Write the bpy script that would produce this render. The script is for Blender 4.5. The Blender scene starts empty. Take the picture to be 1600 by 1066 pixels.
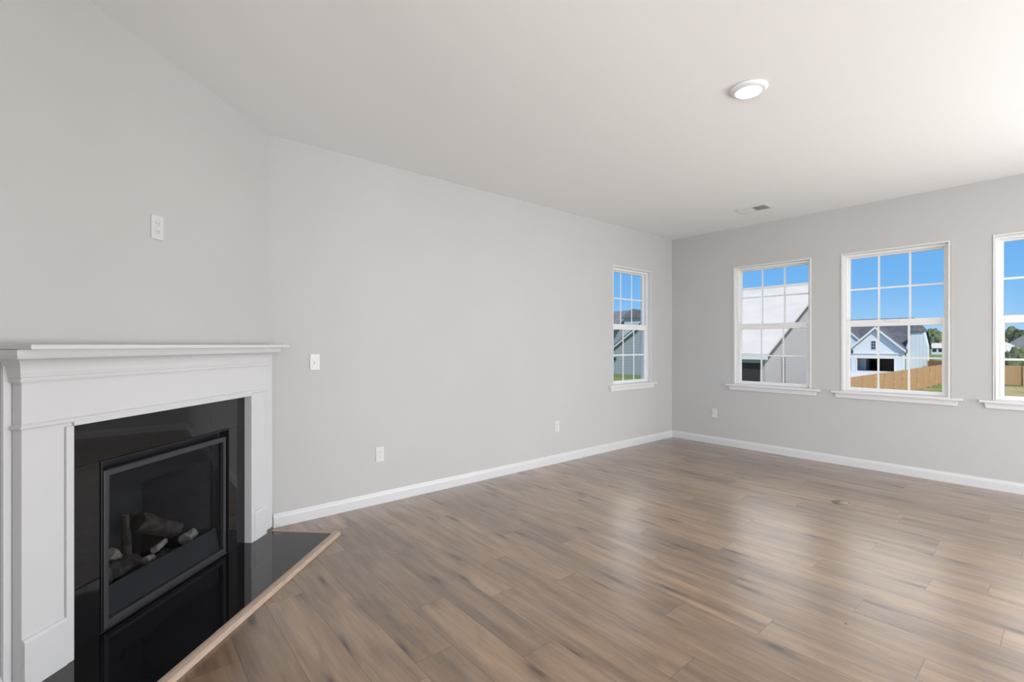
import bpy, bmesh, math, random
from mathutils import Vector, Matrix, noise
random.seed(7)
sc = bpy.context.scene
COL = sc.collection
PI = math.pi

# ------------------------------------------------------------------ camera
CAM_H, YAW = 1.2775, 0.87195
cam_data = bpy.data.cameras.new('camera')
cam_data.sensor_width = 36.0
cam_data.lens = 737.85 / 1600 * 36
cam_data.shift_y = (539.41 - 533) / 1600
cam_data.clip_start, cam_data.clip_end = 0.02, 2000
cam = bpy.data.objects.new('camera', cam_data)
cam.location = (0, 0, CAM_H)
cam.rotation_euler = (PI / 2, 0, YAW)
COL.objects.link(cam)
sc.camera = cam

# ------------------------------------------------------------------ exposure
vs = sc.view_settings
vs.view_transform = 'Standard'
vs.look = 'None'
vs.exposure = 0.0
vs.gamma = 1.0
vs.use_curve_mapping = False

# ------------------------------------------------------------------ sky
world = bpy.data.worlds.new('sky')
sc.world = world
world.use_nodes = True
wn = world.node_tree
wn.nodes.clear()
w_out = wn.nodes.new('ShaderNodeOutputWorld')
w_bg = wn.nodes.new('ShaderNodeBackground')
w_ramp = wn.nodes.new('ShaderNodeValToRGB')
w_sep = wn.nodes.new('ShaderNodeSeparateXYZ')
w_geo = wn.nodes.new('ShaderNodeTexCoord')
wn.links.new(w_geo.outputs['Generated'], w_sep.inputs[0])
wn.links.new(w_sep.outputs['Z'], w_ramp.inputs['Fac'])
wn.links.new(w_bg.outputs[0], w_out.inputs[0])
cr = w_ramp.color_ramp
cr.elements[0].position, cr.elements[0].color = 0.0, (0.50, 0.74, 0.98, 1)
cr.elements[1].position, cr.elements[1].color = 1.0, (0.06, 0.22, 0.62, 1)
for pos, c in ((0.05, (0.32, 0.62, 0.98, 1)), (0.10, (0.20, 0.52, 0.96, 1)), (0.22, (0.115, 0.40, 0.90, 1))):
    e = cr.elements.new(pos); e.color = c
# unseen glare band added high towards +Y to brighten floor reflections, broken by noise
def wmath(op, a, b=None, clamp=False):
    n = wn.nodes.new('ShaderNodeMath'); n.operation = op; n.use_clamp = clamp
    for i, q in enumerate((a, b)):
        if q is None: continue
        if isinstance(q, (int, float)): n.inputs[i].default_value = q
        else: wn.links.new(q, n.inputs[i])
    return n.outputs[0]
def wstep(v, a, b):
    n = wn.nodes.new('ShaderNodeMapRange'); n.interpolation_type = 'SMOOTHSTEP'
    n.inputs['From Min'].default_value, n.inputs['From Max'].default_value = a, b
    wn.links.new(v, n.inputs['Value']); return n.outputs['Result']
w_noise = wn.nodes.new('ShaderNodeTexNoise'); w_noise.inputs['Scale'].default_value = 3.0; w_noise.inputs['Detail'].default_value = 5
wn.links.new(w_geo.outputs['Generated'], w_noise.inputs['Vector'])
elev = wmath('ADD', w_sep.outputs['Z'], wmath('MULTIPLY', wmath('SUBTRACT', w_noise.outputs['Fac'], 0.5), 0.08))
glare_band = wmath('MULTIPLY', wmath('MULTIPLY', wstep(elev, 0.25, 0.35), wstep(elev, 0.85, 0.60)), wstep(w_sep.outputs['Y'], 0.25, 0.60))
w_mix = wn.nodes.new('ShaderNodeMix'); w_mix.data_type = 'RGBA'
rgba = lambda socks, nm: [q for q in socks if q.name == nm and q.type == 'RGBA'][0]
wn.links.new(glare_band, w_mix.inputs['Factor'])
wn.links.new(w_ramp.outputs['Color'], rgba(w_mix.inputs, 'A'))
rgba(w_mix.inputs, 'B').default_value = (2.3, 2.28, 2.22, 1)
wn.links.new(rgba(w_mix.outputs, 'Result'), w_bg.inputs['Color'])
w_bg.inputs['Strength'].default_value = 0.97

# ------------------------------------------------------------------ sun
sun_d = bpy.data.lights.new('sun', 'SUN')
sun_d.energy = 3.8
sun_d.angle = math.radians(0.53)
sun_d.color = (1.0, 0.95, 0.88)
sun = bpy.data.objects.new('sun', sun_d)
sun.rotation_euler = (math.radians(45), 0, math.radians(50))      # high, from behind the house
sun.location = (25, -20, 40)
COL.objects.link(sun)

# ------------------------------------------------------------------ area lamps added as fill at unseen openings of the open-plan room
def fill_lamp(name, loc, size, rot, power, color):
    d = bpy.data.lights.new(name, 'AREA')
    d.shape = 'RECTANGLE'; d.size, d.size_y = size
    d.energy = power; d.color = color
    o = bpy.data.objects.new(name, d)
    o.location = loc; o.rotation_euler = rot
    COL.objects.link(o)
    return o
RX, RY = 3.6, -4.6                                                 # right and back walls of the open room
COOL = (0.97, 0.985, 1.0)
fill_lamp('fill_lamp_right', (RX + 0.05, 4.1, 0.98), (1.75, 3.2), (0, PI / 2, 0), 140, COOL)
fill_lamp('fill_lamp_front', (2.45, 5.9397 + 0.05, 0.93), (1.9, 1.62), (-PI / 2, 0, 0), 195, COOL)
fill_lamp('fill_lamp_right_rear', (RX + 0.05, -2.4, 1.35), (1.6, 2.6), (0, PI / 2, 0), 165, COOL)
fill_lamp('fill_lamp_rear', (1.3, RY - 0.05, 1.15), (3.0, 2.1), (PI / 2, 0, 0), 215, COOL)

# ------------------------------------------------------------------ materials
def mat(name, col, rough=0.5, spec=0.5, metal=0.0, var=0.0, vscale=4.0, bump=0.0, bscale=60.0, coat=0.0, stretch=None):
    m = bpy.data.materials.new(name); m.use_nodes = True
    nt = m.node_tree; b = nt.nodes['Principled BSDF']
    b.inputs['Base Color'].default_value = (*col, 1)
    b.inputs['Roughness'].default_value = rough
    b.inputs['Specular IOR Level'].default_value = spec
    b.inputs['Metallic'].default_value = metal
    if coat: b.inputs['Coat Weight'].default_value = coat
    tc = nt.nodes.new('ShaderNodeTexCoord'); mp = nt.nodes.new('ShaderNodeMapping')
    nt.links.new(tc.outputs['Object'], mp.inputs[0])
    if stretch: mp.inputs['Scale'].default_value = stretch
    if var:
        n = nt.nodes.new('ShaderNodeTexNoise'); n.inputs['Scale'].default_value = vscale; n.inputs['Detail'].default_value = 4
        r = nt.nodes.new('ShaderNodeValToRGB')
        r.color_ramp.elements[0].position = 0.3; r.color_ramp.elements[1].position = 0.7
        r.color_ramp.elements[0].color = (*[c * (1 - var) for c in col], 1)
        r.color_ramp.elements[1].color = (*[min(1, c * (1 + var)) for c in col], 1)
        nt.links.new(mp.outputs[0], n.inputs['Vector']); nt.links.new(n.outputs['Fac'], r.inputs[0])
        nt.links.new(r.outputs[0], b.inputs['Base Color'])
    if bump:
        n2 = nt.nodes.new('ShaderNodeTexNoise'); n2.inputs['Scale'].default_value = bscale; n2.inputs['Detail'].default_value = 3
        bp = nt.nodes.new('ShaderNodeBump'); bp.inputs['Strength'].default_value = bump; bp.inputs['Distance'].default_value = 0.002
        nt.links.new(mp.outputs[0], n2.inputs['Vector']); nt.links.new(n2.outputs['Fac'], bp.inputs['Height'])
        nt.links.new(bp.outputs[0], b.inputs['Normal'])
    return m

def siding_mat(name, col, pitch, axis='Z', depth=0.35):
    """lap or board siding: a thin dark joint every <pitch> metres"""
    m = mat(name, col, 0.7, 0.3)
    nt = m.node_tree; b = nt.nodes['Principled BSDF']
    tc = nt.nodes.new('ShaderNodeTexCoord'); sp = nt.nodes.new('ShaderNodeSeparateXYZ')
    nt.links.new(tc.outputs['Object'], sp.inputs[0])
    def mt(op, a, v=None, v2=None):
        n = nt.nodes.new('ShaderNodeMath'); n.operation = op
        nt.links.new(a, n.inputs[0])
        if v is not None:
            if isinstance(v, bpy.types.NodeSocket): nt.links.new(v, n.inputs[1])
            else: n.inputs[1].default_value = v
        return n.outputs[0]
    src = sp.outputs[axis] if len(axis) == 1 else mt('ADD', sp.outputs['X'], sp.outputs['Y'])
    fr = mt('FRACT', mt('DIVIDE', src, pitch))
    joint = mt('LESS_THAN', fr, 0.16)
    mx = nt.nodes.new('ShaderNodeMix'); mx.data_type = 'RGBA'
    mx.inputs['A'].default_value = (*col, 1); mx.inputs['B'].default_value = (*[c * (1 - depth) for c in col], 1)
    nt.links.new(joint, mx.inputs['Factor']); nt.links.new(mx.outputs['Result'], b.inputs['Base Color'])
    return m

def glass_mat(name, tint, f0, rough=0.0):
    m = bpy.data.materials.new(name); m.use_nodes = True
    nt = m.node_tree; nt.nodes.clear()
    o = nt.nodes.new('ShaderNodeOutputMaterial'); mx = nt.nodes.new('ShaderNodeMixShader')
    t = nt.nodes.new('ShaderNodeBsdfTransparent'); g = nt.nodes.new('ShaderNodeBsdfGlossy'); lw = nt.nodes.new('ShaderNodeLayerWeight')
    t.inputs['Color'].default_value = (*tint, 1); g.inputs['Roughness'].default_value = rough
    lw.inputs['Blend'].default_value = 0.5                       # Schlick reflectance, the same from both sides of the pane
    pw = nt.nodes.new('ShaderNodeMath'); pw.operation = 'POWER'; pw.inputs[1].default_value = 5.0
    ma = nt.nodes.new('ShaderNodeMath'); ma.operation = 'MULTIPLY_ADD'; ma.inputs[1].default_value = 1 - f0; ma.inputs[2].default_value = f0
    nt.links.new(lw.outputs['Facing'], pw.inputs[0]); nt.links.new(pw.outputs[0], ma.inputs[0])
    nt.links.new(ma.outputs[0], mx.inputs[0]); nt.links.new(t.outputs[0], mx.inputs[1]); nt.links.new(g.outputs[0], mx.inputs[2])
    nt.links.new(mx.outputs[0], o.inputs[0])
    return m

def emit_mat(name, col, s):
    m = mat(name, col, 0.5)
    b = m.node_tree.nodes['Principled BSDF']
    b.inputs['Emission Color'].default_value = (*col, 1); b.inputs['Emission Strength'].default_value = s
    return m

M = dict(
    wall=mat('wall_paint', (0.50, 0.498, 0.493), 0.75, 0.25, var=0.012, vscale=2.0, bump=0.05, bscale=180),
    ceiling=mat('ceiling_paint', (0.845, 0.85, 0.855), 0.9, 0.1, bump=0.06, bscale=140),
    trim=mat('white_trim_paint', (0.62, 0.622, 0.632), 0.35, 0.45, bump=0.01, bscale=30),
    wintrim=mat('white_window_trim', (0.68, 0.68, 0.68), 0.35, 0.45, bump=0.01, bscale=30),
    vinyl=mat('white_vinyl', (0.76, 0.76, 0.76), 0.35, 0.5, bump=0.01, bscale=30),
    plate=mat('white_plastic', (0.62, 0.62, 0.62), 0.3, 0.5, var=0.01, vscale=30),
    slot=mat('dark_slot', (0.16, 0.16, 0.16), 0.6, var=0.1, vscale=30),
    granite=mat('polished_black_granite', (0.006, 0.006, 0.007), 0.03, 0.7, var=0.5, vscale=120),
    blackmetal=mat('black_powder_coat', (0.012, 0.012, 0.014), 0.45, 0.4, bump=0.05, bscale=400),
    panelmetal=mat('charcoal_lower_panel', (0.055, 0.053, 0.055), 0.6, 0.2, bump=0.04, bscale=400),
    framemetal=mat('charcoal_door_frame', (0.036, 0.036, 0.041), 0.42, 0.5, bump=0.04, bscale=400),
    refractory=mat('sooty_firebox_panel', (0.05, 0.052, 0.055), 0.9, 0.2, var=0.25, vscale=8, bump=0.2, bscale=60),
    log=mat('ceramic_log_bark', (0.085, 0.073, 0.062), 0.95, 0.1, var=0.55, vscale=16, bump=0.9, bscale=40),
    logpale=mat('ceramic_log_split', (0.44, 0.385, 0.32), 0.95, 0.1, var=0.35, vscale=22, bump=0.7, bscale=60),
    ember=mat('ash_and_embers', (0.15, 0.15, 0.155), 1.0, 0.1, var=0.9, vscale=60, bump=1.0, bscale=90),
    oaktrim=mat('oak_edge_trim', (0.42, 0.32, 0.25), 0.45, 0.4, var=0.18, vscale=6, stretch=(3, 40, 40)),
    louver=mat('vent_white', (0.72, 0.72, 0.715), 0.45, 0.4, var=0.01, vscale=20),
    vdark=mat('vent_duct', (0.10, 0.10, 0.10), 0.8, 0.2, var=0.1, vscale=20),
    lens=emit_mat('lamp_lens', (1.0, 0.98, 0.95), 2.4),
    glass=glass_mat('window_glass', (0.985, 0.99, 0.99), 0.012),
    fireglass=glass_mat('fireplace_glass', (0.78, 0.80, 0.83), 0.015, 0.02),
    lid=mat('floor_outlet_lid', (0.25, 0.205, 0.165), 0.4, 0.5, var=0.08, vscale=30),
    bronze=mat('floor_outlet_bronze', (0.23, 0.19, 0.155), 0.4, 0.5, 0.4, var=0.1, vscale=40),
)

# ------------------------------------------------------------------ mesh builder
class MB:
    def __init__(s): s.v, s.f, s.smooth = [], [], []
    def add(s, vs, fs, sm=False):
        o = len(s.v); s.v += [tuple(map(float, p)) for p in vs]
        for f in fs: s.f.append(tuple(i + o for i in f)); s.smooth.append(sm)
    def box(s, x0, x1, y0, y1, z0, z1):
        s.add([(x0, y0, z0), (x1, y0, z0), (x1, y1, z0), (x0, y1, z0), (x0, y0, z1), (x1, y0, z1), (x1, y1, z1), (x0, y1, z1)],
              [(0, 3, 2, 1), (4, 5, 6, 7), (0, 1, 5, 4), (1, 2, 6, 5), (2, 3, 7, 6), (3, 0, 4, 7)])
        return s
    def obox(s, c, ax, ay, az):
        """box from a centre and three half-extent vectors"""
        c, ax, ay, az = map(Vector, (c, ax, ay, az))
        P = [c + i * ax + j * ay + k * az for k in (-1, 1) for i, j in ((-1, -1), (1, -1), (1, 1), (-1, 1))]
        s.add(P, [(0, 3, 2, 1), (4, 5, 6, 7), (0, 1, 5, 4), (1, 2, 6, 5), (2, 3, 7, 6), (3, 0, 4, 7)])
        return s
    def prism(s, pts, a0, a1, axis):
        """closed polygon pts (two coords) pushed along axis 0/1/2"""
        n = len(pts)
        def mk(p, a):
            q = list(p); q.insert(axis, a); return tuple(q)
        vs = [mk(p, a0) for p in pts] + [mk(p, a1) for p in pts]
        fs = [tuple(range(n - 1, -1, -1)), tuple(range(n, 2 * n))] + [(i, (i + 1) % n, n + (i + 1) % n, n + i) for i in range(n)]
        s.add(vs, fs); return s
    def cyl(s, p0, p1, r0, r1=None, n=20, cap=True, sm=True):
        r1 = r0 if r1 is None else r1
        p0, p1 = Vector(p0), Vector(p1); d = (p1 - p0).normalized()
        u = d.orthogonal().normalized(); w = d.cross(u)
        ring = lambda p, r: [p + r * (math.cos(2 * PI * i / n) * u + math.sin(2 * PI * i / n) * w) for i in range(n)]
        s.add(ring(p0, r0) + ring(p1, r1), [(i, (i + 1) % n, n + (i + 1) % n, n + i) for i in range(n)], sm)
        if cap: s.add(ring(p0, r0), [tuple(range(n - 1, -1, -1))]); s.add(ring(p1, r1), [tuple(range(n))])
        return s
    def lathe(s, prof, c=(0, 0), n=40):
        """prof: (r, z) pairs round a vertical axis through c"""
        vs, fs = [], []
        for r, z in prof:
            vs += [(c[0] + r * math.cos(2 * PI * i / n), c[1] + r * math.sin(2 * PI * i / n), z) for i in range(n)]
        for k in range(len(prof) - 1):
            fs += [(k * n + i, k * n + (i + 1) % n, (k + 1) * n + (i + 1) % n, (k + 1) * n + i) for i in range(n)]
        s.add(vs, fs, True); return s
    def sweep(s, prof, path):
        """prof: list of (d, z); path(d) -> list of 2-D points; open sheet plus end caps"""
        rows = [[(*q, z) for q in path(d)] for d, z in prof]
        n = len(rows[0]); vs = [p for r in rows for p in r]
        fs = [(k * n + i, k * n + i + 1, (k + 1) * n + i + 1, (k + 1) * n + i) for k in range(len(rows) - 1) for i in range(n - 1)]
        fs += [tuple(k * n for k in range(len(rows))), tuple(k * n + n - 1 for k in range(len(rows) - 1, -1, -1))]
        fs += [tuple(range(n)), tuple((len(rows) - 1) * n + i for i in range(n - 1, -1, -1))]
        s.add(vs, fs); return s
    def build(s, name, m, parent=None, origin=(0, 0, 0), bevel=0, loc=None, xf=None):
        me = bpy.data.meshes.new(name)
        o = Vector(origin)
        vs = [(xf @ Vector(p) if xf else Vector(p)) - o for p in s.v]
        me.from_pydata(vs, [], s.f)
        for p, sm in zip(me.polygons, s.smooth): p.use_smooth = sm
        bm = bmesh.new(); bm.from_mesh(me)
        bmesh.ops.remove_doubles(bm, verts=bm.verts, dist=1e-6)
        bmesh.ops.recalc_face_normals(bm, faces=bm.faces)
        bm.to_mesh(me); bm.free()
        me.materials.append(m if not isinstance(m, str) else M[m])
        ob = bpy.data.objects.new(name, me); COL.objects.link(ob)
        if parent is not None: ob.parent = parent
        else: ob.location = loc if loc is not None else o
        if bevel:
            b = ob.modifiers.new('bevel', 'BEVEL'); b.width = bevel; b.segments = 2; b.limit_method = 'ANGLE'; b.angle_limit = math.radians(35)
        return ob

def tag(o, label=None, cat=None, group=None, kind=None):
    for k, v in (('label', label), ('category', cat), ('group', group), ('kind', kind)):
        if v: o[k] = v
    return o
def empty(name, loc, rz=0):
    o = bpy.data.objects.new(name, None); o.location = loc; o.rotation_euler = (0, 0, rz); o.empty_display_size = 0.1
    COL.objects.link(o); return o
def struct(o): o['kind'] = 'structure'; return o
def copy_tree(o, parent=None):
    c = o.copy(); COL.objects.link(c)
    if parent is not None: c.parent = parent
    for ch in [x for x in COL.objects if x.parent == o]: copy_tree(ch, c)
    return c

# ------------------------------------------------------------------ room shell
XA, YB, YD, H = -3.6034, 5.9397, 0.8251, 2.743
S2 = 2 ** -0.5
DIAG = 1.716                                   # length of the corner wall that holds the fireplace
DX, DY = XA + DIAG * S2, YD - DIAG * S2          # its far end, where wall_back starts
T = 0.16

def wall_with_holes(name, u0, u1, holes, place, z0=-0.12, z1=H + 0.02):
    """slab in (u, z) with rectangular holes (u0,u1,z0,z1); place(u, t, z) -> world, t = 0 room side .. T outside"""
    us = sorted({u0, u1} | {a for h in holes for a in h[:2]})
    zs = sorted({z0, z1} | {a for h in holes for a in h[2:]})
    solid = {}
    for i in range(len(us) - 1):
        for k in range(len(zs) - 1):
            uc, zc = (us[i] + us[i + 1]) / 2, (zs[k] + zs[k + 1]) / 2
            solid[i, k] = not any(h[0] < uc < h[1] and h[2] < zc < h[3] for h in holes)
    b = MB()
    for (i, k), ok in solid.items():
        if not ok: continue
        a, c, d, e = us[i], us[i + 1], zs[k], zs[k + 1]
        for t in (0, T): b.add([place(a, t, d), place(c, t, d), place(c, t, e), place(a, t, e)], [(0, 1, 2, 3)])
        for di, dk, q in ((-1, 0, (a, a, d, e)), (1, 0, (c, c, d, e)), (0, -1, (a, c, d, d)), (0, 1, (a, c, e, e))):
            if not solid.get((i + di, k + dk), False):
                P = [place(q[0], 0, q[2]), place(q[1], 0, q[3]), place(q[1], T, q[3]), place(q[0], T, q[2])]
                b.add(P, [(0, 1, 2, 3)])
    return struct(b.build(name, 'wall'))

WZ0, WZ1 = 0.785, 2.25
WIN_B = [(-2.748, -1.884), (-1.605, -0.736), (-0.464, 0.405)]
WIN_A = (4.622, 5.432)
wall_with_holes('wall_left', DY - 0.3, YB + T, [(*WIN_A, WZ0, WZ1)], lambda u, t, z: (XA - t, u, z))
wall_with_holes('wall_front', XA, RX + T, [(*w, WZ0, WZ1) for w in WIN_B] + [(1.5, 3.4, 0.08, 1.78)], lambda u, t, z: (u, YB + t, z))  # last opening is out of view, added for a fill lamp
# the corner wall: u = distance s from the left-wall corner
def DP(s, t, z): return (XA + s * S2 + t * S2, YD - s * S2 + t * S2, z)
FS0, FS1, FZ0, FZ1 = 0.435, 1.25, 0.026, 0.774      # hole for the gas insert
wall_with_holes('wall_corner', 0, DIAG, [(FS0, FS1, FZ0, FZ1)], lambda u, t, z: DP(u, -t * 0.35, z))
wall_with_holes('wall_back', DX - 1.3, -0.9, [], lambda u, t, z: (u, DY - t, z))
wall_with_holes('wall_kitchen', RY - T, DY, [], lambda u, t, z: (-0.9 - t, u, z))
wall_with_holes('wall_rear', -0.9 - T, RX + T, [(-0.2, 2.8, 0.1, 2.2)], lambda u, t, z: (u, RY - t, z))
wall_with_holes('wall_right', RY - T, YB + T, [(2.5, 5.7, 0.1, 1.86), (-3.7, -1.1, 0.55, 2.15)], lambda u, t, z: (RX + t, u, z))
struct(MB().box(XA - T, RX + T, RY - T, YB + T, H, H + 0.25).build('ceiling', 'ceiling'))

# ------------------------------------------------------------------ floor: laminate planks running along X
PW, PL, Y0 = 0.178, 1.22, 2.168
JOINT = {-3: -.997, 0: -.899, 1: -.39, 2: -1.181, 3: -.68, 4: -.201, 5: -.966, 6: -.5, 8: -.813, -9: -2.555, -8: -1.60, -7: -1.70, -6: -2.05, -5: -1.45, -4: -1.9}
def floor():
    rnd = random.Random(3)
    fx0, fx1, fy0, fy1 = XA - 0.05, RX + 0.05, RY - 0.05, YB + 0.05
    v, f, uv, uv2, cols = [], [], [], [], []
    k0, k1 = math.floor((fy0 - Y0) / PW), math.floor((fy1 - Y0) / PW)
    for k in range(k0, k1 + 1):
        j = JOINT.get(k, rnd.uniform(0, PL))
        ya, yb_ = Y0 + k * PW, Y0 + (k + 1) * PW
        n0 = math.floor((fx0 - j) / PL)
        x = j + n0 * PL
        while x < fx1:
            a, b = max(x, fx0), min(x + PL, fx1); c, d = max(ya, fy0), min(yb_, fy1)
            if b - a > 1e-4 and d - c > 1e-4:
                o = len(v); v += [(a, c, 0), (b, c, 0), (b, d, 0), (a, d, 0)]; f.append((o, o + 1, o + 2, o + 3))
                r = (rnd.random(), rnd.random(), rnd.random(), 1)
                for px, py in ((a, c), (b, c), (b, d), (a, d)):
                    uv.append((px - x, py - ya)); uv2.append((x + PL - px, yb_ - py)); cols.append(r)
            x += PL
    # sides and underside so the floor is a slab
    o = len(v); v += [(fx0, fy0, -0.1), (fx1, fy0, -0.1), (fx1, fy1, -0.1), (fx0, fy1, -0.1)]; f.append((o + 3, o + 2, o + 1, o))
    for _ in range(4): uv.append((.5, .09)); uv2.append((.5, .09)); cols.append((.5, .5, .5, 1))
    me = bpy.data.meshes.new('floor'); me.from_pydata(v, [], f)
    me.uv_layers.new(name='from_start'); me.uv_layers.new(name='from_end')
    me.color_attributes.new('plank', 'FLOAT_COLOR', 'CORNER')
    for nm, data in (('from_start', uv), ('from_end', uv2)):
        me.uv_layers[nm].data.foreach_set('uv', [c for q in data for c in q])
    me.color_attributes['plank'].data.foreach_set('color', [c for q in cols for c in q])
    m = bpy.data.materials.new('laminate_planks'); m.use_nodes = True
    nt = m.node_tree; N = nt.nodes.new; K = nt.links.new; b = nt.nodes['Principled BSDF']
    def math_(op, a, bb=None):
        n = N('ShaderNodeMath'); n.operation = op
        for i, q in enumerate((a, bb)):
            if q is None: continue
            if isinstance(q, (int, float)): n.inputs[i].default_value = q
            else: K(q, n.inputs[i])
        return n.outputs[0]
    u1 = N('ShaderNodeUVMap'); u1.uv_map = 'from_start'; u2 = N('ShaderNodeUVMap'); u2.uv_map = 'from_end'
    at = N('ShaderNodeVertexColor'); at.layer_name = 'plank'
    s1 = N('ShaderNodeSeparateXYZ'); s2 = N('ShaderNodeSeparateXYZ'); sc_ = N('ShaderNodeSeparateColor')
    K(u1.outputs[0], s1.inputs[0]); K(u2.outputs[0], s2.inputs[0]); K(at.outputs['Color'], sc_.inputs[0])
    # plank-local coordinates shifted per plank
    cx = N('ShaderNodeCombineXYZ')
    K(math_('ADD', s1.outputs['X'], math_('MULTIPLY', sc_.outputs[0], 31.0)), cx.inputs['X'])
    K(math_('ADD', s1.outputs['Y'], math_('MULTIPLY', sc_.outputs[1], 17.0)), cx.inputs['Y'])
    K(math_('MULTIPLY', sc_.outputs[2], 9.0), cx.inputs['Z'])
    def noise_(scale, sx, sy, det=4, rough=0.55, dist=0.0):
        mp = N('ShaderNodeMapping'); mp.inputs['Scale'].default_value = (sx, sy, 1); K(cx.outputs[0], mp.inputs[0])
        n = N('ShaderNodeTexNoise'); n.inputs['Scale'].default_value = scale; n.inputs['Detail'].default_value = det
        n.inputs['Roughness'].default_value = rough; n.inputs['Distortion'].default_value = dist
        K(mp.outputs[0], n.inputs['Vector']); return n.outputs['Fac']
    def ramp(fac, stops):
        r = N('ShaderNodeValToRGB'); K(fac, r.inputs[0]); e = r.color_ramp.elements
        e[0].position, e[0].color = stops[0][0], (*stops[0][1], 1); e[1].position, e[1].color = stops[-1][0], (*stops[-1][1], 1)
        for p_, c_ in stops[1:-1]: q = e.new(p_); q.color = (*c_, 1)
        return r.outputs[0]
    def mix(fac, a, bb, mode='MIX'):
        n = N('ShaderNodeMix'); n.data_type = 'RGBA'; n.blend_type = mode
        for key, q in (('Factor', fac), ('A', a), ('B', bb)):
            sock = [s for s in n.inputs if s.name == key and (s.type == 'RGBA' or key == 'Factor')][0]
            if isinstance(q, (int, float)): sock.default_value = q
            elif isinstance(q, tuple): sock.default_value = (*q, 1)
            else: K(q, sock)
        return [s for s in n.outputs if s.type == 'RGBA'][0]
    base = ramp(noise_(1.0, 1.5, 16, 5, 0.62, 0.12), [(0.24, (0.155, 0.094, 0.054)), (0.42, (0.232, 0.149, 0.089)), (0.58, (0.285, 0.187, 0.114)), (0.78, (0.345, 0.234, 0.147))])
    tone = ramp(sc_.outputs[2], [(0.0, (0.80, 0.79, 0.79)), (0.5, (1.0, 1.0, 1.0)), (1.0, (1.14, 1.13, 1.11))])
    base = mix(1.0, base, tone, 'MULTIPLY')
    fine = ramp(noise_(1.0, 5, 95, 3), [(0.3, (0.88, 0.88, 0.88)), (0.7, (1.07, 1.07, 1.07))])
    base = mix(1.0, base, fine, 'MULTIPLY')
    streak = ramp(noise_(1.0, 0.9, 12, 3, 0.55, 0.25), [(0.50, (1, 1, 1)), (0.74, (0.64, 0.61, 0.59))])
    base = mix(1.0, base, streak, 'MULTIPLY')
    mott = ramp(noise_(1.0, 3.2, 13, 4, 0.6, 0.4), [(0.34, (0.78, 0.76, 0.75)), (0.52, (1, 1, 1)), (0.75, (1.06, 1.06, 1.05))])
    base = mix(1.0, base, mott, 'MULTIPLY')
    # knots
    mp = N('ShaderNodeMapping'); mp.inputs['Scale'].default_value = (1.0, 5.0, 1); K(cx.outputs[0], mp.inputs[0])
    nz = N('ShaderNodeTexNoise'); nz.inputs['Scale'].default_value = 3; K(mp.outputs[0], nz.inputs['Vector'])
    va = N('ShaderNodeVectorMath'); va.operation = 'MULTIPLY_ADD'; va.inputs[1].default_value = (0.25, 0.25, 0); K(nz.outputs['Color'], va.inputs[0]); K(mp.outputs[0], va.inputs[2])
    vo = N('ShaderNodeTexVoronoi'); vo.inputs['Scale'].default_value = 1.0; vo.voronoi_dimensions = '2D'; K(va.outputs[0], vo.inputs['Vector'])
    knot = ramp(vo.outputs['Distance'], [(0.02, (0.20, 0.15, 0.12)), (0.055, (0.52, 0.46, 0.42)), (0.11, (0.84, 0.81, 0.79)), (0.20, (1, 1, 1))])
    base = mix(1.0, base, knot, 'MULTIPLY')
    ex = math_('MINIMUM', s1.outputs['X'], s2.outputs['X']); ey = math_('MINIMUM', s1.outputs['Y'], s2.outputs['Y'])
    edge = math_('MINIMUM', ex, ey)
    groove = math_('LESS_THAN', edge, 0.0012)
    base = mix(math_('MULTIPLY', groove, 0.80), base, (0.045, 0.028, 0.018))
    K(base, b.inputs['Base Color'])
    b.inputs['Roughness'].default_value = 0.30
    b.inputs['Coat Weight'].default_value = 0.75; b.inputs['Coat Roughness'].default_value = 0.27
    b.inputs['Specular IOR Level'].default_value = 0.95
    rr = ramp(noise_(1.0, 5, 60, 3), [(0.2, (0.27, 0.27, 0.27)), (0.8, (0.37, 0.37, 0.37))]); K(rr, b.inputs['Roughness'])
    bp = N('ShaderNodeBump'); bp.inputs['Strength'].default_value = 0.12; bp.inputs['Distance'].default_value = 0.001
    K(math_('SUBTRACT', noise_(1.0, 5, 80, 2), math_('MULTIPLY', groove, 2.0)), bp.inputs['Height']); K(bp.outputs[0], b.inputs['Normal'])
    me.materials.append(m)
    o = bpy.data.objects.new('floor', me); COL.objects.link(o); struct(o)
floor()

# ------------------------------------------------------------------ baseboards
BB = [(0.0, 0.0), (0.013, 0.0), (0.013, 0.066), (0.010, 0.078), (0.006, 0.084), (0.004, 0.094), (0.0, 0.094)]
def baseboard(name, place, a0, a1):
    b = MB(); n = len(BB)
    vs = [place(a, d, z) for a in (a0, a1) for d, z in BB]
    b.add(vs, [tuple(range(n)), tuple(range(2 * n - 1, n - 1, -1))] + [(i, (i + 1) % n, n + (i + 1) % n, n + i) for i in range(n)])
    struct(b.build(name, 'trim'))
baseboard('baseboard_left', lambda a, d, z: (XA + d, a, z), YD + 0.02, YB)
baseboard('baseboard_front', lambda a, d, z: (a, YB - d, z), XA + 0.013, 1.45)
baseboard('baseboard_corner', lambda a, d, z: DP(a, d, z), 1.612, DIAG)
baseboard('baseboard_back', lambda a, d, z: (a, DY + d, z), DX + 0.01, -0.9)
baseboard('baseboard_right', lambda a, d, z: (RX - d, a, z), 5.7, YB - 0.013)

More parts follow.
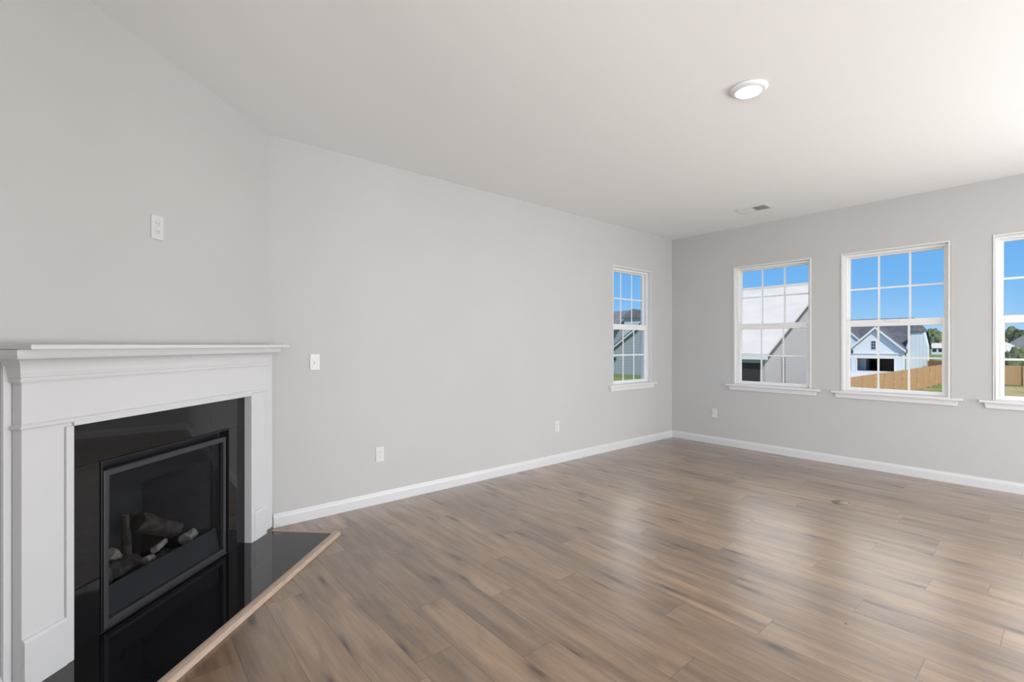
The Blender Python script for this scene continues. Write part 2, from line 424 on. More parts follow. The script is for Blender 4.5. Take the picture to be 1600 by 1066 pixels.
# ------------------------------------------------------------------ windows (x across, y outwards, z up; origin at opening bottom centre)
def window(name, w):
    r = empty(name, (0, 0, 0)); r['kind'] = 'structure'
    hw, h = w / 2, WZ1 - WZ0
    D0, D1 = -0.006, 0.045
    b = MB()                                    # jamb liner
    for x0, x1, z0, z1 in ((-hw, -hw + 0.014, 0, h), (hw - 0.014, hw, 0, h), (-hw + 0.014, hw - 0.014, h - 0.014, h), (-hw + 0.014, hw - 0.014, 0, 0.008)):
        b.box(x0, x1, D0, 0.13, z0, z1)
    b.build('jamb', 'wintrim', r, bevel=0.0015)
    b = MB()                                    # vinyl frame
    f0, f1 = 0.014, 0.040
    for x0, x1, z0, z1 in ((-hw + f0, -hw + f1, 0.008, h - f0), (hw - f1, hw - f0, 0.008, h - f0), (-hw + f1, hw - f1, h - f1, h - f0), (-hw + f1, hw - f1, 0.008, 0.024)):
        b.box(x0, x1, D1, 0.13, z0, z1)
    b.build('window_frame', 'vinyl', r, bevel=0.002)
    mid = 1.505 - WZ0
    def sash(nm, z0, z1, y0, y1, rails, stile):
        bt, tp = rails
        s_ = MB(); a = hw - f1 + 0.004
        for x0, x1, c0, c1 in ((-a, -a + stile, z0, z1), (a - stile, a, z0, z1), (-a + stile, a - stile, z0, z0 + bt), (-a + stile, a - stile, z1 - tp, z1)):
            s_.box(x0, x1, y0, y1, c0, c1)
        so = s_.build(nm, 'vinyl', r, bevel=0.003)
        gx, g0, g1 = a - stile, z0 + bt, z1 - tp
        ym = (y0 + y1) / 2
        MB().box(-gx - .004, gx + .004, ym - 0.003, ym + 0.003, g0 - .004, g1 + .004).build('glass_pane', 'glass', so)
        g = MB(); mw = 0.009
        for i in (1, 2):
            x = -gx + 2 * gx * i / 3; g.box(x - mw, x + mw, ym - 0.0065, ym - 0.0035, g0, g1)
        zc = (g0 + g1) / 2
        g.box(-gx, gx, ym - 0.0068, ym - 0.0032, zc - mw, zc + mw)
        g.build('muntin_grid', 'vinyl', so)
    sash('upper_sash', mid - 0.03, h - f1 + 0.004, 0.088, 0.120, (0.062, 0.018), 0.022)
    sash('lower_sash', 0.020, mid + 0.033, 0.052, 0.084, (0.026, 0.066), 0.030)
    MB().box(-0.06, 0.06, 0.040, 0.052, mid + 0.012, mid + 0.026).build('sash_lock', 'vinyl', r, bevel=0.003)
    st = MB().box(-hw - 0.085, hw + 0.085, -0.042, 0.0, -0.018, 0.004); st.box(-hw, hw, 0.0, 0.05, -0.018, 0.004)
    st.build('window_sill', 'wintrim', r, bevel=0.003)
    ap = MB().prism([(-hw - 0.055, -0.018), (hw + 0.055, -0.018), (hw + 0.045, -0.068), (-hw - 0.045, -0.068)], -0.014, 0.0, 1)
    ap.build('apron', 'wintrim', r, bevel=0.003)
    return r
w1 = window('window_1', WIN_B[0][1] - WIN_B[0][0])
for i, (a, b_) in enumerate(WIN_B):
    o = w1 if i == 0 else copy_tree(w1)
    o.name = 'window_%d' % (i + 1)
    o.location = ((a + b_) / 2, YB, WZ0)
wa = window('window_4', WIN_A[1] - WIN_A[0])
wa.location = (XA, sum(WIN_A) / 2, WZ0); wa.rotation_euler = (0, 0, PI / 2)

# ------------------------------------------------------------------ unseen glazed doors and a window, added at the fill lamp openings (x across, y outwards)
def glazed(name, loc, rz, w, h, leaves):
    r = empty(name, loc, rz); r['kind'] = 'structure'; hw = w / 2
    ring4(MB(), -hw, hw, 0, h, 0.04, 0.085, 0.15).build('door_frame' if name.startswith('door') else 'window_frame', 'vinyl', r, bevel=0.003)
    lw_ = (w - 0.08) / leaves
    for i in range(leaves):
        x0 = -hw + 0.04 + i * lw_
        sh_ = ring4(MB(), x0, x0 + lw_, 0.04, h - 0.04, 0.06, 0.10, 0.135).build('sash', 'vinyl', r, bevel=0.003)
        MB().box(x0 + 0.055, x0 + lw_ - 0.055, 0.115, 0.121, 0.095, h - 0.095).build('glass_pane', 'glass', sh_)
def ring4(b, x0, x1, z0, z1, t, y0, y1):
    b.box(x0, x0 + t, y0, y1, z0, z1); b.box(x1 - t, x1, y0, y1, z0, z1)
    b.box(x0 + t, x1 - t, y0, y1, z0, z0 + t); b.box(x0 + t, x1 - t, y0, y1, z1 - t, z1)
    return b
glazed('door_added_1', (2.45, YB, 0.08), 0, 1.9, 1.70, 2)
glazed('door_added_2', (RX, 4.1, 0.1), -PI / 2, 3.2, 1.76, 3)
glazed('door_added_3', (1.3, RY, 0.1), PI, 3.0, 2.1, 3)
glazed('window_5', (RX, -2.4, 0.55), -PI / 2, 2.6, 1.6, 2)

# ------------------------------------------------------------------ fireplace (local frame: x = s along wall, y = t out of wall)
FRZ = -PI / 4
def fp_empty(name, s, t, z): return empty(name, DP(s, t, z), FRZ)
FC = 0.858
HZ = 0.021                                       # top of the hearth slab
# hearth slab with its oak edge
hs = fp_empty('hearth_slab', FC, 0.25, 0)
tag(hs, 'polished black granite hearth slab lying flat in front of the fireplace', 'hearth')
HO = (FC, 0.25, 0)
MB().box(0.100, 1.63, -0.004, 0.492, 0.001, HZ).build('slab', 'granite', hs, HO, bevel=0.002)
ht = fp_empty('hearth_trim', FC, 0.5, 0)
tag(ht, 'pale oak edge strip framing the black hearth against the plank floor', 'floor trim')
HTO = (FC, 0.5, 0)
prof = [(0.496, 0.001), (0.496, 0.0245), (0.512, 0.0255), (0.532, 0.022), (0.542, 0.001)]
MB().prism(prof, 0.060, 1.66, 0).build('front_strip', 'oaktrim', ht, HTO, bevel=0.001)
prof = [(0.096, 0.001), (0.096, 0.0245), (0.084, 0.0255), (0.070, 0.022), (0.062, 0.001)]
MB().prism(prof, 0.072, 0.496, 1).build('side_strip', 'oaktrim', ht, HTO, bevel=0.001)
# granite facing round the insert
sr = fp_empty('fireplace_facing', FC, 0.0, HZ)
tag(sr, 'polished black granite facing slabs between the white mantel and the gas insert', 'fireplace facing')
SO = (FC, 0.0, HZ)
MB().box(0.20, 1.50, 0.001, 0.012, FZ1 + 0.001, 0.985).build('header_slab', 'granite', sr, SO, bevel=0.0012)
MB().box(0.20, FS0, 0.001, 0.012, HZ + .0005, FZ1 - 0.0005).build('side_slab', 'granite', sr, SO, bevel=0.0012)
MB().box(FS1, 1.50, 0.001, 0.012, HZ + .0005, FZ1 - 0.0005).build('side_slab', 'granite', sr, SO, bevel=0.0012)

# white mantel
mn = fp_empty('fireplace_mantel', FC, 0.0, HZ)
tag(mn, 'white painted wooden mantel with crown moulding surrounding the black corner fireplace', 'mantel')
MO = (FC, 0.0, HZ)
SR, SL, IR, IL, OT = 0.136, 1.585, 0.292, 1.405, 0.955
TF = 0.052
def leg(side):
    a, b = (SR, IR) if side == 'R' else (IL, SL)
    z0 = HZ + 0.0005
    m = MB().box(a, b, 0.013, TF, z0, 0.985)
    lg = m.build('leg', 'trim', mn, MO, bevel=0.0012)
    ip = (IR - 0.030, IR) if side == 'R' else (IL, IL + 0.030)
    MB().box(ip[0], ip[1], TF, TF + 0.010, z0, OT + 0.001).build('inner_stop', 'trim', lg, bevel=0.002)
    pa, pb = (a, ip[0] - 0.0004) if side == 'R' else (ip[1] + 0.0004, b)
    m = MB().prism([(TF, z0), (TF + 0.013, z0), (TF + 0.013, 0.196), (TF + 0.009, 0.206), (TF, 0.210)], pa, pb, 0)
    m.build('plinth', 'trim', lg, bevel=0.0012)
# children of a leg keep mantel coordinates, so build them with the same origin
_old = MB.build
def _b(self, name, m, parent=None, origin=(0, 0, 0), bevel=0, loc=None, xf=None):
    if name in ('inner_stop', 'plinth'): origin = MO
    return _old(self, name, m, parent, origin, bevel, loc, xf)
MB.build = _b
leg('R'); leg('L')
MB.build = _old
MB().box(SR, SL, 0.013, TF, 0.9855, 1.262).build('frieze_board', 'trim', mn, MO, bevel=0.0012)
m = MB().box(IR + 0.0004, IL - 0.0004, 0.013, TF + 0.010, OT, 0.9852)
m.build('header_rail', 'trim', mn, MO, bevel=0.002)
def upath(d): return [(SR - d, 0.014), (SR - d, TF + d), (SL + d, TF + d), (SL + d, 0.014)]
MB().sweep([(0.0, 0.968), (0.008, 0.970), (0.011, 0.976), (0.008, 0.983), (0.004, 0.987), (0.0, 0.990)], upath).build('bead_moulding', 'trim', mn, MO)
crown = [(0.0, 1.140), (0.010, 1.141), (0.013, 1.149), (0.010, 1.158), (0.014, 1.160), (0.017, 1.176)]
for i in range(9):
    a = i / 8 * PI / 2
    crown.append((0.017 + 0.046 * (1 - math.cos(a)), 1.176 + 0.052 * math.sin(a)))
crown += [(0.065, 1.230), (0.068, 1.236), (0.070, 1.242), (0.070, 1.2608), (0.0, 1.2608)]
MB().sweep(crown, upath).build('crown_moulding', 'trim', mn, MO)
MB().box(0.040, 1.648, 0.001, 0.168, 1.261, 1.2798).build('shelf', 'trim', mn, MO, bevel=0.004)
MB().box(0.016, SR - 0.0005, 0.001, 0.028, HZ + .001, 1.2605).build('scribe_board', 'trim', mn, MO, bevel=0.001)
MB().box(SL + 0.0005, 1.612, 0.001, 0.014, HZ + .001, 1.2605).build('scribe_board', 'trim', mn, MO, bevel=0.001)

# gas insert
gi = fp_empty('gas_fireplace', FC, 0.0, FZ0)
tag(gi, 'black gas fireplace insert with a charcoal framed glass front', 'fireplace')
GO = (FC, 0.0, FZ0)
def ring(b, s0, s1, z0, z1, ws, wb, wt, t0, t1):
    b.box(s0, s0 + ws, t0, t1, z0, z1); b.box(s1 - ws, s1, t0, t1, z0, z1)
    b.box(s0 + ws, s1 - ws, t0, t1, z0, z0 + wb); b.box(s0 + ws, s1 - ws, t0, t1, z1 - wt, z1)
    return b
e = 0.001
ring(MB(), FS0 + e, FS1 - e, FZ0 + e, FZ1 - e, 0.006, 0.003, 0.006, -0.045, 0.017).build('surround_flange', 'blackmetal', gi, GO, bevel=0.001)
ring(MB(), FS0 + 0.008, FS1 - 0.008, FZ0 + 0.004, FZ1 - 0.008, 0.052, 0.036, 0.062, -0.060, -0.048).build('inner_shroud', 'blackmetal', gi, GO)
dr = ring(MB(), 0.458, 1.231, 0.030, 0.727, 0.022, 0.034, 0.026, -0.020, 0.012).build('door_frame', 'framemetal', gi, GO, bevel=0.003)
MB().box(0.476, 1.213, -0.008, -0.003, 0.060, 0.705).build('glass', 'fireglass', dr, GO)
MB().prism([(-0.018, 0.064), (-0.012, 0.064), (-0.040, 0.188), (-0.046, 0.188)], 0.481, 1.208, 0).build('lower_panel', 'panelmetal', gi, GO)
MB().box(0.474, 1.215, 0.0122, 0.0165, 0.0400, 0.0425).build('door_rail', 'framemetal', dr, GO)
fb = MB()
b0, b1, bt, bz0, bz1 = (0.492, 1.196), (0.60, 1.09), -0.40, 0.080, 0.690
P = [(b0[0], -0.062, bz0), (b0[1], -0.062, bz0), (b1[1], bt, bz0), (b1[0], bt, bz0), (b0[0], -0.062, bz1), (b0[1], -0.062, bz1), (b1[1], bt, bz1), (b1[0], bt, bz1)]
fb.add(P, [(0, 1, 2, 3), (7, 6, 5, 4), (1, 5, 6, 2), (2, 6, 7, 3), (3, 7, 4, 0)])
fbo = fb.build('firebox', 'refractory', gi, GO)
sm = fbo.modifiers.new('thickness', 'SOLIDIFY'); sm.thickness = 0.012; sm.offset = 1
MB().box(0.495, 1.193, -0.078, -0.066, 0.60, 0.688).build('baffle', 'blackmetal', gi, GO)
bu = MB(); nx, ny = 40, 12
for j in range(ny + 1):
    for i in range(nx + 1):
        s_ = 0.60 + 0.50 * i / nx; t_ = -0.30 + 0.20 * j / ny
        bu.v.append((s_, t_, 0.105 + 0.016 * noise.noise((s_ * 22, t_ * 22, 0)) + 0.008 * noise.noise((s_ * 70, t_ * 70, 3)) + 0.010 * math.sin(PI * j / ny)))
for j in range(ny):
    for i in range(nx): bu.f.append((j * (nx + 1) + i, j * (nx + 1) + i + 1, (j + 1) * (nx + 1) + i + 1, (j + 1) * (nx + 1) + i)); bu.smooth.append(True)
bo = bu.build('burner_bed', 'ember', gi, GO)
sm = bo.modifiers.new('thickness', 'SOLIDIFY'); sm.thickness = 0.02; sm.offset = -1

def gas_log(p0, p1, r0, r1, m, label, seed, pale_end=True, bend=0.0):
    p0, p1 = Vector(p0), Vector(p1); d = p1 - p0; L = d.length; d.normalize()
    u = d.cross(Vector((0, 0, 1))); u = (u if u.length > .1 else Vector((1, 0, 0))).normalized(); w = u.cross(d)
    mid = (p0 + p1) / 2; n, kmax = 18, 14
    b = MB(); vs = []
    for k in range(kmax + 1):
        q = k / kmax; r = r0 + (r1 - r0) * q
        c = p0 + d * (L * q) + w * bend * math.sin(PI * q)
        for i in range(n):
            a = 2 * PI * i / n
            rr = r * (1 + 0.28 * noise.noise((math.cos(a) * 1.6 + seed, math.sin(a) * 1.6, q * 4)) + 0.22 * noise.noise((math.cos(a) * 5 + seed, math.sin(a) * 5, q * 9)))
            vs.append(c + rr * (math.cos(a) * u + math.sin(a) * w))
    b.add(vs, [(k * n + i, k * n + (i + 1) % n, (k + 1) * n + (i + 1) % n, (k + 1) * n + i) for k in range(kmax) for i in range(n)], True)
    o = fp_empty('gas_log', mid.x, mid.y, min(p0.z, p1.z) - max(r0, r1)); OO = (mid.x, mid.y, min(p0.z, p1.z) - max(r0, r1))
    tag(o, label, 'fireplace log', 'ceramic logs behind the fireplace glass')
    b.build('bark', m, o, OO)
    for ring_pts in (vs[:n], vs[-n:]):
        ec = MB(); ec.add(ring_pts, [tuple(range(n))]); ec.build('cut_end', 'logpale' if pale_end else m, o, OO)
gas_log((1.105, -0.125, 0.200), (0.92, -0.145, 0.185), 0.046, 0.038, 'log', 'thick brown log lying in the front left corner behind the fireplace glass', 1)
gas_log((0.995, -0.205, 0.258), (0.945, -0.215, 0.205), 0.027, 0.030, 'logpale', 'stubby pale log chunk tilted behind the thick front left log in the fireplace', 2)
gas_log((0.850, -0.250, 0.180), (0.858, -0.250, 0.395), 0.023, 0.013, 'log', 'thin upright branch at the left of the fireplace logs', 3)
gas_log((0.770, -0.27, 0.325), (0.575, -0.20, 0.205), 0.054, 0.042, 'log', 'long dark log leaning down to the right across the back of the firebox', 4, False)
gas_log((0.640, -0.105, 0.180), (0.560, -0.115, 0.188), 0.032, 0.026, 'logpale', 'pale split log chunk at the right of the fire bed', 5)
gas_log((0.800, -0.145, 0.188), (0.690, -0.175, 0.192), 0.018, 0.013, 'logpale', 'slender pale twig lying across the middle of the fire bed', 6)
gas_log((0.892, -0.108, 0.176), (0.845, -0.112, 0.172), 0.020, 0.018, 'logpale', 'small pale chip lying at the right end of the thick front left log', 7)

# ------------------------------------------------------------------ wall plates (local x = along the wall, y = out of the wall)
def plate_base(name, loc, rz, label, cat, group):
    r = empty(name, loc, rz); tag(r, label, cat, group); return r
def cover(r, w=0.072, h=0.117):
    b = MB(); t = 0.006
    b.prism([(-w / 2, 0), (w / 2, 0), (w / 2, 0.003), (w / 2 - 0.004, t), (-w / 2 + 0.004, t), (-w / 2, 0.003)], -h / 2, h / 2, 2)
    return b.build('cover_plate', 'plate', r, bevel=0.001)
def duplex(loc, rz, label):
    r = plate_base('wall_outlet', loc, rz, label, 'outlet', 'white wall outlets')
    cover(r)
    for z in (-0.02, 0.02):
        pts = [(0.0165 * math.cos(a) * (1.0), z + 0.0145 * math.sin(a)) for a in [2 * PI * i / 20 for i in range(20)]]
        q = MB().prism([(x, zz) for x, zz in pts], 0.006, 0.0082, 1).build('receptacle', 'plate', r)
        for x, hh in ((-0.0065, 0.0045), (0.0065, 0.0036)): MB().box(x - 0.0013, x + 0.0013, 0.0082, 0.0086, z + 0.002 - hh, z + 0.002 + hh).build('slot', 'slot', q)
        MB().cyl((0, 0.0082, z - 0.0085), (0, 0.0086, z - 0.0085), 0.0026, n=10).build('ground_hole', 'slot', q)
    MB().cyl((0, 0.006, 0), (0, 0.0072, 0), 0.0028, n=10).build('screw', 'plate', r)
    return r
RZA, RZB = -PI / 2, PI          # left wall faces +X; front wall faces -Y
E_ = 0.0005
o = DP(0.942, E_, 1.862)
duplex(o, FRZ, 'white duplex outlet high on the wall above the mantel')
duplex((XA + E_, 1.634, 0.398), RZA, 'white duplex outlet low on the left wall, nearest the fireplace')
def decora(loc, rz, label, cat, kind):
    r = plate_base('wall_outlet' if kind != 'toggle' else 'light_switch', loc, rz, label, cat, 'white wall outlets' if kind != 'toggle' else None)
    c = cover(r)
    ring(MB(), -0.0175, 0.0175, -0.034, 0.034, 0.002, 0.002, 0.002, 0.006, 0.0072).build('inset_frame', 'plate', r)
    if kind == 'toggle':
        MB().prism([(0.006, -0.006), (0.006, 0.011), (0.017, -0.010), (0.016, -0.016), (0.006, -0.012)], -0.006, 0.006, 0).build('toggle_lever', 'vinyl', r, bevel=0.001)
        MB().box(-0.009, 0.009, 0.006, 0.0064, -0.018, 0.016).build('toggle_slot', 'louver', r)
    elif kind == 'cable':
        MB().cyl((0, 0.006, 0.004), (0, 0.014, 0.004), 0.0048, n=12).build('cable_jack', 'vdark', r)
    else:
        q = MB().box(-0.0155, 0.0155, 0.006, 0.0082, -0.032, 0.032).build('receptacle', 'plate', r, bevel=0.0008)
        for z in (-0.016, 0.016):
            for x in (-0.006, 0.006): MB().box(x - 0.0012, x + 0.0012, 0.0082, 0.0086, z - 0.003, z + 0.005).build('slot', 'slot', q)
    for z in (-0.048, 0.048): MB().cyl((0, 0.006, z), (0, 0.0068, z), 0.0026, n=10).build('screw', 'plate', r)
    return r
decora((XA + E_, 1.127, 1.153), RZA, 'white switch plate with a small lever beside the mantel shelf end', 'switch', 'toggle')
decora((XA + E_, 3.662, 0.398), RZA, 'white outlet low on the left wall, on the side towards the window', 'outlet', 'outlet')
decora((-2.997, YB - E_, 0.400), RZB, 'white outlet low on the wall of three windows, left of its leftmost sill', 'outlet', 'outlet')

# ------------------------------------------------------------------ floor outlet, mark, ceiling light, ceiling vent
fo = empty('floor_outlet', (-1.212, 4.505, 0)); tag(fo, 'round bronze floor outlet cover set in the planks before the middle of the three windows', 'floor outlet')
MB().lathe([(0.0, 0.0001), (0.066, 0.0001), (0.066, 0.003), (0.062, 0.0055), (0.050, 0.006), (0.048, 0.0045), (0.0, 0.0045)]).build('cover_ring', 'bronze', fo)
MB().lathe([(0.0, 0.0046), (0.046, 0.0046), (0.046, 0.0062), (0.0, 0.0066)]).build('lid', 'lid', fo)
tag(MB().lathe([(0.0, 0.0002), (0.006, 0.0002), (0.005, 0.0025), (0.0, 0.003)], n=10).build('debris_speck', 'slot', loc=(-0.672, 2.564, 0)), 'tiny dark speck of debris on the planks of the open floor', 'speck')

cl = empty('ceiling_light', (-1.195, 2.771, H)); tag(cl, 'round white flush ceiling light, lit', 'ceiling light')
MB().lathe([(0.0, -0.0005), (0.098, -0.0005), (0.099, -0.004), (0.094, -0.012), (0.082, -0.019), (0.070, -0.021), (0.069, -0.019), (0.0, -0.019)], n=56).build('trim_ring', 'vinyl', cl)
MB().lathe([(0.0, -0.0195), (0.0685, -0.0195), (0.066, -0.0235), (0.045, -0.027), (0.0, -0.029)], n=48).build('lens', 'lens', cl)
ld = bpy.data.lights.new('ceiling_lamp', 'AREA'); ld.shape = 'DISK'; ld.size = 0.13; ld.energy = 10; ld.color = (1, 0.96, 0.9)
lo = bpy.data.objects.new('ceiling_lamp', ld); lo.parent = cl; lo.location = (0, 0, -0.031); COL.objects.link(lo)

cv = empty('ceiling_vent', (-2.215, 5.25, H)); tag(cv, 'rectangular white louvred vent in the ceiling near the wall of three windows', 'vent')
b = MB(); ring_ = ((-0.165, 0.165, -0.105, -0.080), (-0.165, 0.165, 0.080, 0.105), (-0.165, -0.140, -0.080, 0.080), (0.140, 0.165, -0.080, 0.080))
for x0, x1, y0, y1 in ring_: b.box(x0, x1, y0, y1, -0.007, -0.0005)
b.box(-0.004, 0.004, -0.08, 0.08, -0.007, -0.0005)
b.build('vent_frame', 'louver', cv, bevel=0.002)
MB().box(-0.140, 0.140, -0.080, 0.080, -0.002, -0.0006).build('duct_opening', 'vdark', cv)
for half, sgn in ((-1, 1), (1, -1)):
    for i in range(7):
        x = half * (0.014 + i * 0.0195)
        q = MB().obox((x, 0, -0.0052), (0.0088, 0, sgn * 0.0042), (0, 0.079, 0), (0.0004, 0, 0.0008))
        q.build('vent_louver', 'louver', cv)

# =================================================================== OUTSIDE
ZG = -2.4025
M['lawn'] = None
def lawn_mat():
    m = mat('lawn_grass', (0.16, 0.22, 0.07), 0.95, 0.1)
    nt = m.node_tree; b = nt.nodes['Principled BSDF']
    tc = nt.nodes.new('ShaderNodeTexCoord')
    n1 = nt.nodes.new('ShaderNodeTexNoise'); n1.inputs['Scale'].default_value = 0.16; n1.inputs['Detail'].default_value = 3
    n2 = nt.nodes.new('ShaderNodeTexNoise'); n2.inputs['Scale'].default_value = 3.0; n2.inputs['Detail'].default_value = 6
    for n in (n1, n2): nt.links.new(tc.outputs['Object'], n.inputs['Vector'])
    r1 = nt.nodes.new('ShaderNodeValToRGB')
    r1.color_ramp.elements[0].position = 0.42; r1.color_ramp.elements[0].color = (0.17, 0.235, 0.065, 1)
    r1.color_ramp.elements[1].position = 0.60; r1.color_ramp.elements[1].color = (0.42, 0.33, 0.16, 1)
    sx = nt.nodes.new('ShaderNodeSeparateXYZ'); nt.links.new(tc.outputs['Object'], sx.inputs[0])
    wr = nt.nodes.new('ShaderNodeMapRange'); wr.interpolation_type = 'SMOOTHSTEP'        # the yard right of the long fence is worn to straw
    wr.inputs['From Min'].default_value, wr.inputs['From Max'].default_value = -7.2, -4.6
    wr.inputs['To Min'].default_value, wr.inputs['To Max'].default_value = -0.10, 0.12
    nt.links.new(sx.outputs['X'], wr.inputs['Value'])
    ad = nt.nodes.new('ShaderNodeMath'); ad.operation = 'ADD'
    nt.links.new(n1.outputs['Fac'], ad.inputs[0]); nt.links.new(wr.outputs['Result'], ad.inputs[1])
    nt.links.new(ad.outputs[0], r1.inputs[0])
    r2 = nt.nodes.new('ShaderNodeValToRGB'); r2.color_ramp.elements[0].color = (0.75, 0.75, 0.75, 1); r2.color_ramp.elements[1].color = (1.2, 1.2, 1.2, 1)
    nt.links.new(n2.outputs['Fac'], r2.inputs[0])
    mx = nt.nodes.new('ShaderNodeMix'); mx.data_type = 'RGBA'; mx.blend_type = 'MULTIPLY'; mx.inputs['Factor'].default_value = 1
    nt.links.new(r1.outputs[0], [s for s in mx.inputs if s.name == 'A' and s.type == 'RGBA'][0])
    nt.links.new(r2.outputs[0], [s for s in mx.inputs if s.name == 'B' and s.type == 'RGBA'][0])
    nt.links.new([s for s in mx.outputs if s.type == 'RGBA'][0], b.inputs['Base Color'])
    return m
M['lawn'] = lawn_mat()
X = dict(
    fence=siding_mat('cedar_fence_boards', (0.54, 0.325, 0.155), 0.14, 'XY', 0.30),
    shadedfence=siding_mat('shaded_cedar_boards', (0.24, 0.115, 0.07), 0.14, 'XY', 0.30),  # same cedar as the other fences, its shade put into the colour
    post=mat('cedar_fence_post', (0.60, 0.38, 0.20), 0.8, 0.2, var=0.2, vscale=6),
    white=siding_mat('white_lap_siding', (0.80, 0.83, 0.84), 0.18, 'Z', 0.10),
    whitev=siding_mat('white_board_and_batten', (0.72, 0.77, 0.80), 0.40, 'XY', 0.10),
    whitetrim=mat('white_exterior_trim', (0.80, 0.81, 0.82), 0.6, 0.3, var=0.02),
    shingle=mat('charcoal_shingle', (0.125, 0.125, 0.135), 0.95, 0.1, var=0.25, vscale=1.2),
    shinglegrey=mat('weathered_grey_shingle', (0.21, 0.205, 0.20), 0.95, 0.1, var=0.15, vscale=1.2),
    paleroof=mat('pale_shingle', (0.70, 0.635, 0.55), 0.9, 0.2, var=0.06, vscale=0.8),
    greylight=siding_mat('light_grey_siding', (0.60, 0.59, 0.58), 0.20, 'Z', 0.08),
    greysiding=siding_mat('grey_lap_siding', (0.49, 0.46, 0.445), 0.18, 'Z', 0.08),
    bluesiding=siding_mat('blue_grey_lap_siding', (0.36, 0.40, 0.41), 0.34, 'Z', 0.20),
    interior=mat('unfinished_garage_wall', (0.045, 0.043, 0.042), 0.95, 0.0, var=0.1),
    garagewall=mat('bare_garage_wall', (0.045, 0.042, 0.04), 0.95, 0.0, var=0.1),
    concrete=mat('concrete_drive', (0.66, 0.65, 0.63), 0.9, 0.2, var=0.08, vscale=0.7),
    darkglass=mat('dark_window_glass', (0.03, 0.04, 0.05), 0.1, 0.5, var=0.2),
    brown=mat('tan_brick', (0.30, 0.24, 0.20), 0.9, 0.2, var=0.15, vscale=3),
    leaf=mat('leaf_green', (0.15, 0.185, 0.085), 0.9, 0.15, var=0.45, vscale=1.1, bump=0.8, bscale=2),
    leafpale=mat('leaf_spring_green', (0.24, 0.28, 0.13), 0.9, 0.15, var=0.4, vscale=1.1, bump=0.8, bscale=2),
    leafdark=mat('leaf_dark_green', (0.095, 0.125, 0.07), 0.9, 0.15, var=0.4, vscale=1.1, bump=0.8, bscale=2),
    bark=mat('tree_bark', (0.12, 0.09, 0.07), 0.95, 0.1, var=0.3, vscale=5),
    carpaint=mat('dark_car_paint', (0.03, 0.03, 0.035), 0.25, 0.5, var=0.1),
    tyre=mat('tyre_rubber', (0.02, 0.02, 0.02), 0.9, 0.2, var=0.1),
)
M.update({'x_' + k: v for k, v in X.items()})

struct(MB().box(-260, 260, YB + T + 0.02, 420, ZG - 0.5, ZG).build('ground', M['lawn']))
struct(MB().box(-260, XA - T - 0.02, -60, YB + T + 0.02, ZG - 0.5, ZG).build('ground', M['lawn']))
struct(MB().box(-21.4, -14.9, 50, 82.4, ZG, ZG + 0.02).build('driveway', X['concrete']))

# ---- fences: posts and board panels
def fence(name, p0, p1, label, step=2.4, h=1.80, boards='fence'):
    p0, p1 = Vector(p0), Vector(p1); L = (p1 - p0).length; d = (p1 - p0) / L; nrm = Vector((-d.y, d.x, 0))
    r = empty(name, (*((p0 + p1) / 2).xy, ZG)); tag(r, label, 'fence'); O = r.location.copy()
    n = max(1, round(L / step)); st = L / n
    for i in range(n):
        c = p0 + d * st * (i + 0.5)
        MB().obox((c.x, c.y, ZG + 0.04 + h / 2), d * (st / 2 - 0.002), nrm * 0.012, Vector((0, 0, h / 2 - 0.02))).build('board_panel', X[boards], r, O)
    for i in range(n + 1):
        c = p0 + d * st * i + nrm * 0.065
        MB().obox((c.x, c.y, ZG + h / 2 + 0.02), d * 0.05, nrm * 0.05, Vector((0, 0, h / 2 + 0.02))).build('post', X['post'], r, O)
    rl = MB()
    for z in (0.35, 1.55): rl.obox((*((p0 + p1) / 2 - nrm * 0.035).xy, ZG + z), d * (L / 2), nrm * 0.02, Vector((0, 0, 0.045)))
    rl.build('rail', X['post'], r, O)
fence('wood_fence', (-8.05, 61.8, 0), (-8.35, 27.5, 0), 'long brown board fence receding away outside the middle window')
fence('wood_fence', (12.0, 62.6, 0), (-7.85, 62.2, 0), 'brown board fence crossing the yard outside the rightmost window')
fence('wood_fence', (-8.2, 74.0, 0), (-11.2, 74.0, 0), 'short dark brown board fence behind the long fence, beside the white garage house', boards='shadedfence')

# ---- generic roof slab: four corners pushed down along z
def slab(b, q, th):
    q = [Vector(p) for p in q]; n = len(q)
    low = [p - Vector((0, 0, th)) for p in q]
    b.add(q + low, [tuple(range(n)), tuple(range(2 * n - 1, n - 1, -1))] + [(i, n + i, n + (i + 1) % n, (i + 1) % n) for i in range(n)])
    return b

# ---- near neighbour with the pale roof (outside the leftmost front window)
nh = empty('neighbor_house', (-14, 33, ZG)); tag(nh, 'grey house with a pale sunlit roof outside the leftmost of the three windows', 'house'); NO = nh.location.copy()
gx, yf, yr, yk = -10.44, 26.43, 35.45, 39.9
ze, zr = 0.82, 5.38
b = MB().prism([(yf + 0.35, ZG), (yf + 0.35, ze - 0.05), (yr, zr - 0.28), (yk - 0.2, ze - 0.1), (yk - 0.2, ZG)], -17.5, gx - 0.25, 0)
b.build('wall', X['greysiding'], nh, NO)
slab(MB(), [(-17.8, yf, ze), (gx, yf, ze), (gx, yr, zr), (-17.8, yr, zr)], 0.14).build('roof_slope', X['paleroof'], nh, NO)
slab(MB(), [(-17.8, yk, ze), (-17.8, yr, zr), (gx, yr, zr), (gx, yk, ze)], 0.14).build('roof_slope', X['paleroof'], nh, NO)
MB().box(-17.8, gx, yr - 0.22, yr + 0.22, zr - 0.1, zr + 0.06).build('ridge_cap', X['paleroof'], nh, NO)
MB().box(-17.8, gx + 0.02, yf - 0.02, yf + 0.03, ze - 0.32, ze - 0.05).build('fascia', X['whitetrim'], nh, NO)
rb = MB()
